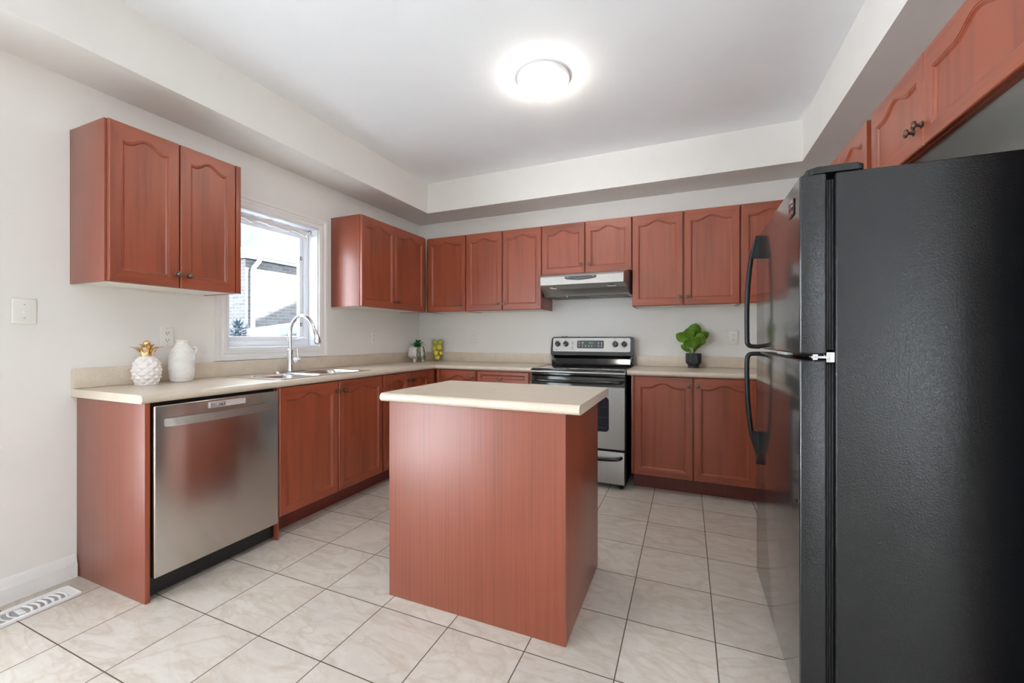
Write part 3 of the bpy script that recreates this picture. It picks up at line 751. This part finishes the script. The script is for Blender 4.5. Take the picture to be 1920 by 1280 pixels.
for yy in (.05, L-.05):
    bm = B(); lathe(bm, [(0, 0), (.02, 0), (.02, .0245), (0, .0245)], (.66, yy, .0003), 14); obj('foot', bm, 'black_rubber', t)
bm = B(); prism(bm, rrect(.022, .160, .004, .10, .02, 5), 'z', FZ+.0005, FZ+.020); bmesh.ops.bevel(bm, geom=[e for e in bm.edges if all(v.co.z > FZ+.01 for v in e.verts)], offset=.005, segments=2, affect='EDGES')
obj('hinge_cover', bm, 'black_satin', t)
bm = B(); box(bm, .030, .085, .004, .040, 1.1000, 1.1070, .0015); box(bm, .066, .0875, .0025, .030, 1.088, 1.119, .003); lathe(bm, [(0, 1.0960), (.008, 1.0960), (.008, 1.1110), (0, 1.1110)], (.042, .016, 0), 14)
obj('hinge', bm, 'chrome', t)
bm = B(); box(bm, .028, .050, .34, .50, 1.0975, 1.1095, .001); obj('gap_strip', bm, 'white_plastic', t)
YH = -1.605-FY0
def handle(p, zt, zb, flip):
    bm = B()
    # zt = end with long mount, zb = end near the gap
    s = -1 if not flip else 1
    pts = [(-.004, zt), (-.018, zt+s*.05), (-.030, zt+s*.095), (-.0405, zt+s*.18), (-.047, zt+s*.28), (-.049, zt+s*.38), (-.048, zb-s*.030), (-.044, zb-s*.012), (-.032, zb-s*.002), (.004, zb)]
    path = smooth_path([(x, YH, z) for x, z in pts], 6)
    tube(bm, path, .0105, 14, flat=(1.0, 1.0))
    prism(bm, [(.0005, zt+s*-.0), (-.012, zt), (-.030, zt+s*.085), (-.026, zt+s*.105), (.0005, zt+s*.105)], 'y', YH-.013, YH+.013)
    o = obj('handle', bm, 'black_satin', p)
    if flip:
        bm = B(); box(bm, -.012, -.0005, YH-.011, YH+.011, zt-.05, zt-.001, .003); obj('handle_cap', bm, 'black_satin', o)
handle(fz, 1.640, 1.1200, False)
handle(fd, .618, 1.0870, True)
bm = B(); box(bm, -.0045, -.0005, .060, .125, 1.548, 1.600, .0015); bd = obj('badge', bm, 'black_gloss', fz)
bm = B()
for z, h in ((1.586, .009), (1.574, .007)): box(bm, -.006, -.0046, .066, .119, z, z+h, .0005)
for k in range(6): box(bm, -.0058, -.0046, .068+.0085*k, .073+.0085*k, 1.553, 1.564)
obj('badge_mark', bm, 'badge_steel', bd)
bm = B(); tube(bm, [(.0015, .035, .66), (-.003, .035, .66)], .005, 10); obj('screw_plug', bm, 'black_satin', fd)

struct('added_shade_panel', box(B(), .002+3.512, 3.852, -2.466, -2.446, .001, 1.822), 'laminate_wood')  # unseen wood panel, added to keep the gap beside the refrigerator dark

# ------------------------------------------------------------------ ceiling light
t = thing('ceiling_light', 'round flush-mount dome light glowing on the ceiling', 'ceiling light', (1.962, -1.510, ZC))
bm = B(); lathe(bm, [(0, -.0005), (.150, -.0005), (.156, -.008), (.154, -.026), (.146, -.032), (0, -.032)], seg=48); obj('pan', bm, 'trim_paint', t)
bm = B(); lathe(bm, [(.140, -.0325), (.144, -.040), (.138, -.058), (.115, -.078), (.08, -.092), (.04, -.099), (0, -.101)], seg=48); obj('glass_shade', bm, 'lamp_glass', t)

# ------------------------------------------------------------------ switch and outlets (local front = -y)
def wall_plate(name, label, loc, rz, w, h, cat='outlet', group=None):
    t = thing(name, label, cat, loc, rz, group)
    bm = B(); box(bm, -w/2, w/2, -.006, -.0005, -h/2, h/2, .0035, 3); obj('cover_plate', bm, 'white_plastic', t); return t
t = wall_plate('light_switch', 'white toggle light switch on the wall before the first cabinet', (0, -2.991, 1.281), LW, .0765, .114, 'light switch')
bm = B(); box(bm, -.006, .006, -.0068, -.0055, -.013, .013); fr = obj('toggle_frame', bm, 'trim_paint', t)
bm = B(); prism(bm, [(-.006, -.010), (-.017, -.011), (-.016, -.003), (-.006, .006)], 'x', -.0045, .0045); obj('toggle', bm, 'white_plastic', fr)
for z in (.030, -.030):
    bm = B(); lathe(bm, [(0, 0), (.003, 0), (.002, .0012), (0, .0014)], (0, -.006, z), 10, M=MX)
    obj('screw', bm, 'icon_grey', t)
def duplex(label, loc, rz, decora=False):
    t = wall_plate('outlet', label, loc, rz, .0715, .1135, group='wall outlets')
    if decora:
        bm = B(); box(bm, -.017, .017, -.0078, -.0055, -.0345, .0345, .001); obj('insert', bm, 'trim_paint', t)
    for s in (1, -1):
        z = s*.020; bm = B()
        if not decora: plate(bm, rrect(-.0165, .0165, z-.0145, z+.0145, .011, 5), [], lambda u, v, q: (u, q, v), -.0072, -.0058)
        else: box(bm, -.0155, .0155, -.0084, -.0076, z-.013, z+.013, .0008)
        r = obj('receptacle', bm, 'white_plastic', t)
        bm = B(); y = -.0092 if decora else -.0080
        box(bm, -.0075, -.0052, y, y+.0012, z-.001, z+.008); box(bm, .0052, .0072, y, y+.0012, z-.001, z+.008)
        lathe(bm, [(0, -.0008), (.0025, -.0008), (.0025, 0), (0, 0)], (0, y+.0004, z-.007), 10, M=MX); obj('slot', bm, 'slot_dark', r)
    for z in ((.0,) if not decora else (.048, -.048)):
        bm = B(); lathe(bm, [(0, 0), (.0028, 0), (.002, .0012), (0, .0014)], (0, -.0058, z), 10, M=MX)
        obj('screw', bm, 'icon_grey', t)
duplex('white outlet on the wall above the two white vases', (0, -2.437, 1.1675), LW, True)
duplex('white outlet on the window wall between the window and the corner plant', (0, -.742, 1.1645), LW)
duplex('white outlet on the back wall between the lemon vase and the stove', (.694, 0, 1.1675), 0)
duplex('white outlet on the back wall beside the fig plant', (3.104, 0, 1.1655), 0)

# ------------------------------------------------------------------ floor vent
t = thing('floor_vent', 'white plastic floor register set in the tiles along the baseboard', 'vent', (.152, -3.05, 0))
VX, VY = .066, .170
bm = B(); plate(bm, rrect(-VX, VX, -VY, VY, .012), [rrect(-.042, .042, -.140, .140, .004)], lambda u, v, s: (u, v, s), .0004, .006)
bmesh.ops.bevel(bm, geom=[e for e in bm.edges if all(v.co.z > .005 for v in e.verts) and len(e.link_faces) == 2 and abs(e.link_faces[0].normal.z-e.link_faces[1].normal.z) > .5], offset=.002, segments=2, affect='EDGES')
obj('frame', bm, 'vent_white', t)
bm = B(); box(bm, -.042, .042, -.140, .140, .0003, .0012); obj('duct_opening', bm, 'duct_grey', t)
for k in range(13):
    yy = -.128+k*.0213
    if abs(yy) < .012: continue
    s = 1 if yy > 0 else -1
    bm = B(); pa = [(x/10*.0415, yy+s*(.010*math.cos(PI/2*x/10)-.004)) for x in range(-10, 11)]
    lo = [bm.verts.new((x, y, .0014)) for x, y in pa]; hi = [bm.verts.new((x, y+s*.004, .0056)) for x, y in pa]
    lo2 = [bm.verts.new((x, y+.0060*s, .0014)) for x, y in pa]; hi2 = [bm.verts.new((x, y+s*.0085, .0050)) for x, y in pa]
    for i in range(20):
        for a, b in ((lo, hi), (lo2, hi2), (hi, hi2), (lo, lo2)): bm.faces.new((a[i], a[i+1], b[i+1], b[i]))
    obj('louver', bm, 'vent_white', t)
bm = B(); box(bm, -.030, .030, -.010, .010, .0014, .0048, .001); box(bm, -.008, .008, -.006, .006, .0048, .0075, .001); obj('damper_lever', bm, 'vent_white', t)

# ------------------------------------------------------------------ vases
t = thing('pineapple_jar', 'white ceramic pineapple jar with a gold leaf crown', 'ornament', (.118, -2.588, CT1+.0005))
bm = B(); prof = []; NS = 96
def pr_body(v):
    z = v*.150; return (.056+.030*math.sin(min(1, (v+.06)*1.15)*PI*.62)**1.0 if v < .45 else .0)
ctrl = [(0, .044), (.08, .049), (.25, .057), (.45, .0605), (.62, .0585), (.78, .052), (.90, .043), (.97, .035), (1.0, .032)]
def interp(c, v):
    for (a, ra), (b, rb) in zip(c, c[1:]):
        if v <= b:
            u = (v-a)/(b-a); u = u*u*(3-2*u)*.5+u*.5; return ra+(rb-ra)*u
    return c[-1][1]
rows = 72; V = []
for i in range(rows+1):
    v = i/rows; ring = []
    for k in range(NS):
        a = 2*PI*k/NS; p = 8*a/(2*PI); q = v*4.0
        u1 = (p+q) % 1.0; u2 = (p-q) % 1.0
        hgt = min(min(u1, 1-u1), min(u2, 1-u2))*2
        r = interp(ctrl, v) + .0105*(hgt-.45)*(1 if .02 < v < .93 else 0)
        ring.append(bm.verts.new((r*math.cos(a), r*math.sin(a), v*.150)))
    V.append(ring)
for a, b in zip(V, V[1:]):
    for k in range(NS): bm.faces.new((a[k], a[(k+1) % NS], b[(k+1) % NS], b[k]))
bm.faces.new(V[0]); bm.faces.new(V[-1]); obj('body', bm, 'ceramic_matte', t, ang=60)
bm = B(); lathe(bm, [(.028, .1505), (.029, .156), (.032, .176), (.033, .186), (.029, .182), (.024, .170), (0, .168)], seg=30)
def leaf3(bm, a, r0, z0, out, up, wd, th=.004):
    d = Vector((math.cos(a), math.sin(a), 0)); s = Vector((-math.sin(a), math.cos(a), 0)); n = 8; rs = []
    for k in range(n+1):
        u = k/n; c = d*(r0+out*u) + Vector((0, 0, z0+up*(math.sin(u*PI*.5)**1.0)*(1-.25*u*u)))
        ww = wd*math.sin(PI*(.18+.80*u))*(1-.3*u)+.0006
        nr = (Vector((0, 0, 1))*.6-d*.5).normalized()
        rs.append([bm.verts.new(c+s*ww), bm.verts.new(c-nr*th), bm.verts.new(c-s*ww), bm.verts.new(c+nr*th*.2)])
    for x, y in zip(rs, rs[1:]):
        for i in range(4): bm.faces.new((x[i], x[(i+1) % 4], y[(i+1) % 4], y[i]))
    bm.faces.new(rs[0]); bm.faces.new(rs[-1])
for k in range(6): leaf3(bm, R(20+60*k), .027, .168, .042, .040, .014)
for k in range(5): leaf3(bm, R(50+72*k), .014, .172, .018, .052, .012)
lathe(bm, [(0, .170), (.012, .176), (.013, .205), (.017, .214), (.015, .226), (.006, .233), (0, .234)], seg=18)
obj('crown', bm, 'gold', t, ang=60)
t = thing('vase', 'white glazed vase with wavy ridges and a flared neck, beside the pineapple jar', 'vase', (.112, -2.420, CT1+.0005))
bm = B()
ctrl2 = [(0, .044), (.03, .050), (.12, .0560), (.35, .0600), (.58, .0590), (.72, .0535), (.81, .043), (.87, .033), (.91, .0275), (.95, .0265), (.985, .031), (1.0, .033)]
V = []; rows = 90; NS = 120
for i in range(rows+1):
    v = i/rows; ring = []
    for k in range(NS):
        a = 2*PI*k/NS
        r = interp(ctrl2, v); amp = .0019 if .03 < v < .80 else 0
        r += amp*math.sin(24*a+9*math.asin(math.sin(v*PI*5))/PI*3.0)
        ring.append(bm.verts.new((r*math.cos(a), r*math.sin(a), v*.236)))
    V.append(ring)
inner = [(.029, .236), (.0235, .226), (.024, .20), (.030, .18)]
for r, z in inner: V.append([bm.verts.new((r*math.cos(2*PI*k/NS), r*math.sin(2*PI*k/NS), z)) for k in range(NS)])
for a, b in zip(V, V[1:]):
    for k in range(NS): bm.faces.new((a[k], a[(k+1) % NS], b[(k+1) % NS], b[k]))
bm.faces.new(V[0]); bm.faces.new(V[-1]); obj('body', bm, 'ceramic_white', t, ang=60)
bm = B()
tube(bm, smooth_path([(.016, .046, .188), (.018, .060, .192), (.018, .064, .178), (.017, .060, .164), (.016, .055, .158)], 6), .006, 10)
obj('handle', bm, 'ceramic_white', t)

# ------------------------------------------------------------------ plants and fruit on the worktop
t = thing('potted_succulent', 'small white footed pot with spiky succulent and trailing strings in the corner', 'potted plant', (.170, -.275, CT1+.0005), R(-25))
bm = B(); lathe(bm, [(0, .034), (.055, .036), (.080, .046), (.0945, .066), (.092, .09), (.084, .150), (.0835, .154), (.078, .154), (.078, .140), (0, .140)], seg=40); obj('pot', bm, 'concrete_pot', t)
for k in range(3):
    a = R(-60+120*k); bm = B(); lathe(bm, [(0, 0), (.013, 0), (.018, .036), (.0, .040)], (.052*math.cos(a), .052*math.sin(a), 0), 14); obj('foot', bm, 'concrete_pot', t)
bm = B(); lathe(bm, [(0, .1405), (.077, .1405), (.05, .148), (0, .150)], seg=24); obj('soil', bm, 'soil', t)
random.seed(11)
for k in range(22):
    bm = B(); a = 2*PI*k*.382; lvl = k/22
    leaf3(bm, a, .006+.010*(1-lvl), .143, .085*(1-.75*lvl)+random.uniform(-.01, .01), .040+.075*lvl+random.uniform(-.008, .010), .012, .003)
    obj('leaf', bm, 'leaf_succulent', t, ang=60)
for sa, n, ln in ((-30, 3, .150), (10, 2, .165)):
    for q in range(n):
        a = R(sa+q*9); bm = B(); pts = [(.060*math.cos(a), .060*math.sin(a), .150), (.086*math.cos(a), .086*math.sin(a), .158)]
        for i in range(1, 9):
            z = .150-ln*(i/8)*(.75+.12*q) ; z = max(z, .006); rr = .092+.012*min(1, i/4)
            pts.append((rr*math.cos(a)+.003*math.sin(i*2.0+q), rr*math.sin(a)+.003*math.cos(i*1.7), z))
        tube(bm, pts, .0012, 6)
        for i in range(2, 22):
            u = i/21*(len(pts)-1); k0 = min(int(u), len(pts)-2); p = Vector(pts[k0]).lerp(Vector(pts[k0+1]), u-k0)
            if p.z < .007: continue
            bmesh.ops.create_icosphere(bm, subdivisions=1, radius=.0052, matrix=Matrix.Translation(p+Vector((random.uniform(-.004, .004), random.uniform(-.004, .004), 0))))
        obj('trailing_stem', bm, 'bead_green', t)
LVX, LVY = .312, -.112
t = thing('glass_vase', 'clear tapered glass vase holding lemons and limes by the corner plant', 'vase', (LVX, LVY, CT1+.0005))
bm = B()
lathe(bm, [(0, .0), (.042, 0), (.050, .004), (.060, .06), (.066, .14), (.076, .243), (.0745, .245), (.073, .243), (.063, .14), (.057, .06), (.047, .014), (0, .012)], seg=40)
obj('bowl', bm, 'vase_glass', t)
def fruit(name, label, cat, loc, rot, mat, rad, ln, grp):
    bm = B(); prof = []
    for k in range(15):
        u = k/14; x = -ln+2*ln*u; r = rad*math.sqrt(max(0, 1-(abs(x)/ln)**2.3))
        if u > .9: r = max(r*.9, .004*(1-u)*10)
        if u < .08: r = max(r*.9, .003*u*12)
        prof.append((r, x*(1.0+.06*(u > .92))))
    prof[0] = (0, prof[0][1]); prof[-1] = (0, prof[-1][1])
    lathe(bm, prof, seg=20); o = obj(name, bm, mat, None, loc, ang=70); o.rotation_euler = rot; tag(o, label, cat, grp); return o
FR = [
 ('lemon', 'yellow lemon lying at the very bottom of the glass vase', (.000, -.006, .0415), (R(90), 0, R(70)), .0275, .036),
 ('lemon', 'bright upright lemon in the front middle of the glass vase', (-.004, -.028, .090), (R(12), R(8), 0), .0255, .031),
 ('lemon', 'small yellow lemon low in the glass vase, on the side nearer the stove', (.024, .022, .086), (R(20), 0, R(-30)), .0195, .0225),
 ('lime', 'yellow-green lime low in the glass vase, on the side nearer the corner plant', (-.031, .026, .074), (R(15), 0, R(40)), .0140, .0160),
 ('lemon', 'lemon halfway up the glass vase, on the side nearer the corner plant', (-.030, -.010, .137), (R(50), R(30), 0), .0255, .031),
 ('lemon', 'tall lemon halfway up the glass vase, on the side nearer the stove', (.031, -.010, .150), (R(6), R(-6), 0), .0235, .032),
 ('lime', 'greenish lime leaning at the top of the glass vase, nearer the corner plant', (-.0270, -.008, .2005), (R(60), R(-20), 0), .0265, .0315),
 ('lime', 'yellow-green lime in the middle at the top of the glass vase', (.006, .036, .205), (R(10), R(12), 0), .0215, .028),
 ('lemon', 'lemon half hidden in the middle of the glass vase, behind the upright one', (.003, .030, .134), (R(20), 0, 0), .0225, .028),
 ('lime', 'pale green lime at the top of the glass vase, nearer the stove', (.036, -.012, .206), (R(20), R(-10), 0), .0215, .0250)]
for i, (nm, lb, lc, ro, ra, ln) in enumerate(FR):
    fruit(nm, lb, nm, (LVX+lc[0], LVY+lc[1], CT1+lc[2]), ro, nm, ra, ln, 'fruit in the glass vase')
# fig plant
t = thing('fig_plant', 'small leafy fiddle-leaf plant in a ribbed black pot between stove and refrigerator', 'potted plant', (2.800, -.098, CT1+.0005))
bm = B(); lathe(bm, [(0, 0), (.044, 0), (.044, .018), (.041, .020), (.046, .027), (.0575, .042), (.059, .055), (.059, .118), (.058, .1195), (.054, .1195), (.054, .105), (0, .105)], seg=160,
     wob=lambda r, z, a: r+(.0013*(1 if math.sin(40*a) > 0 else -1) if .04 < z < .119 and r > .057 else 0)); obj('pot', bm, 'pot_black', t, ang=50)
bm = B(); lathe(bm, [(0, .1055), (.053, .1055), (.03, .110), (0, .111)], seg=24); obj('soil', bm, 'soil', t)
bm = B(); tube(bm, smooth_path([(0, 0, .105), (.003, 0, .15), (-.004, 0, .20), (.002, 0, .285)], 5), [.005]*11+[.004]*5, 10); obj('stem', bm, 'stem_green', t)
def fig_leaf(base_, tip, wd, roll=0.0, cup=.25, mat='leaf_fig'):
    b0, b1 = Vector(base_), Vector(tip); ax = b1-b0; ln = ax.length; ax.normalize()
    side = ax.cross(Vector((0, 1, .25))).normalized(); side = Matrix.Rotation(roll, 3, ax) @ side; nrm = side.cross(ax).normalized()
    bm = B(); n = 14; rows = []
    for k in range(n+1):
        u = k/n; c = b0+ax*ln*u + nrm*(.12*ln*math.sin(PI*u)*cup*2)
        wv = wd*(max(0, math.sin(PI*u**1.75))**.55 if 0 < u < 1 else 0)*(.80+.20*math.sin(PI*(u*1.6-.45))) + .0016
        row = []
        for j in range(-4, 5):
            s = j/4; row.append(bm.verts.new(c+side*wv*s+nrm*(cup*wv*abs(s)**1.4+.0022*math.sin(6*u*PI+abs(s)*2)*abs(s))))
        rows.append(row)
    for a, b in zip(rows, rows[1:]):
        for j in range(8): bm.faces.new((a[j], a[j+1], b[j+1], b[j]))
    bmesh.ops.solidify(bm, geom=bm.faces[:], thickness=.0009)
    obj('leaf', bm, mat, t, ang=75)
LV = [((0, 0, .18), (-.120, -.020, .228), .034, .2), ((0, -.005, .19), (-.055, -.055, .252), .042, -.2), ((0, 0, .19), (.018, .020, .292), .042, .1), ((0, -.004, .18), (-.045, .015, .262), .040, .4),
      ((.002, -.004, .165), (.068, -.055, .226), .036, -.3), ((.002, 0, .17), (.105, .010, .238), .036, .35), ((0, -.005, .15), (-.060, -.060, .190), .030, .1), ((0, 0, .112), (-.086, -.015, .166), .019, -.1),
      ((.004, 0, .125), (.088, .010, .184), .014, .9), ((.004, 0, .12), (.046, .012, .196), .020, .3), ((0, -.004, .14), (.020, -.062, .212), .034, 0)]
def up(p, k): return (p[0]*k, p[1], .12+(p[2]-.12)*1.46)
for b_, t_, w_, ro in LV: fig_leaf(up(b_, 1), up(t_, 1.12), w_*1.25, ro)

# ------------------------------------------------------------------ outside the kitchen window
def struct_out(name, bm, m):
    o = obj(name, bm, m); o['kind'] = 'structure'; return o
struct_out('ground', box(B(), -30, -.25, -16, 30, -.7, -.6), 'ground_out')
struct_out('ground_rear', box(B(), -.25, 12, -22, -7.6, -.7, -.6), 'ground_out')
t = thing('neighbour_house', 'brick house next door with hip roof seen through the window', 'house', (-6.16, 2.22, -.6))
bm = B(); box(bm, -9, 0, 0, 12, 0, 3.5); obj('wall', bm, 'brick', t)
EZ = 3.62; EO = .14
bm = B(); c = [(-9.3, -EO), (EO, -EO), (EO, 12.3), (-9.3, 12.3)]
vs = [bm.verts.new((x, y, EZ)) for x, y in c]; r1 = bm.verts.new((-4.5, 4.5, EZ+2.9)); r2 = bm.verts.new((-4.5, 7.5, EZ+2.9))
for f in ((vs[0], vs[1], r1), (vs[1], vs[2], r2, r1), (vs[2], vs[3], r2), (vs[3], vs[0], r1, r2), (vs[3], vs[2], vs[1], vs[0])): bm.faces.new(f)
obj('roof', bm, 'roof_shingle', t, ang=10)
bm = B(); box(bm, EO-.0, EO+.11, -EO-.11, 12.3, EZ-.06, EZ+.07, .02); box(bm, -9.3, EO, -EO-.11, -EO, EZ-.06, EZ+.07, .02); box(bm, .002, EO, -EO, 12.3, EZ-.10, EZ-.062); box(bm, -9.3, .002, -EO, -.002, EZ-.10, EZ-.062)
obj('gutter', bm, 'gutter_white', t)
bm = B(); tube(bm, [(.18, .20, EZ-.06), (.18, .20, EZ-.14), (.07, .14, EZ-.30), (.06, .13, EZ-.38), (.06, .13, .1)], .045, 10); obj('downspout', bm, 'gutter_white', t)
t = thing('shed', 'low pale shed roof outside the window below the brick wall', 'shed', (-3.4, 0, -.6))
bm = B(); prism(bm, [(.9, 1.92), (5.2, 2.60), (5.2, 2.45), (.9, 1.80)], 'x', -.8, .0); obj('roof', bm, 'shed_white', t)
bm = B(); box(bm, -.75, -.10, 1.1, 5.0, 0, 1.80); obj('wall', bm, 'ground_out', t)
random.seed(3); bm = B()
for k in range(420):
    h = random.random()**1.3; a = random.random()*2*PI; r = .42*(1-h)**.8*random.uniform(.5, 1)
    p = Vector((r*math.cos(a), r*math.sin(a), .1+h*1.95)); s = .11
    q = Matrix.Translation(p) @ Matrix.Rotation(a, 4, 'Z') @ Matrix.Rotation(random.uniform(.5, 1.6), 4, 'Y')
    A = [bm.verts.new(q @ Vector(v)) for v in ((0, -.03, 0), (0, .03, 0), (0, 0, s), (.015, 0, .03))]
    for f in ((0, 1, 2), (0, 1, 3), (1, 2, 3), (0, 2, 3)): bm.faces.new([A[i] for i in f])
lathe(bm, [(0, 0), (.04, 0), (.03, 1.2), (0, 2.0)], seg=8)
o = obj('shrub', bm, 'spruce', None, (-4.0, .62, -.6)); tag(o, 'hazy blue-grey shrub low outside the kitchen window', 'shrub')
# this house's own gable roof, which shades the neighbour's wall
bm = B(); prism(bm, [(-2.0, 4.15), (6.2, 7.92), (14.4, 4.15), (14.4, 3.9), (6.2, 7.67), (-2.0, 3.9)], 'x', -.5, 8)
struct_out('roof_upper', bm, 'roof_shingle')
bm = B(); prism(bm, [(.3, 2.82), (.3, 5.0), (6.2, 7.6), (14.0, 4.1), (14.0, 2.82)], 'x', -.16, 8)
struct_out('wall_upper', bm, 'brick')
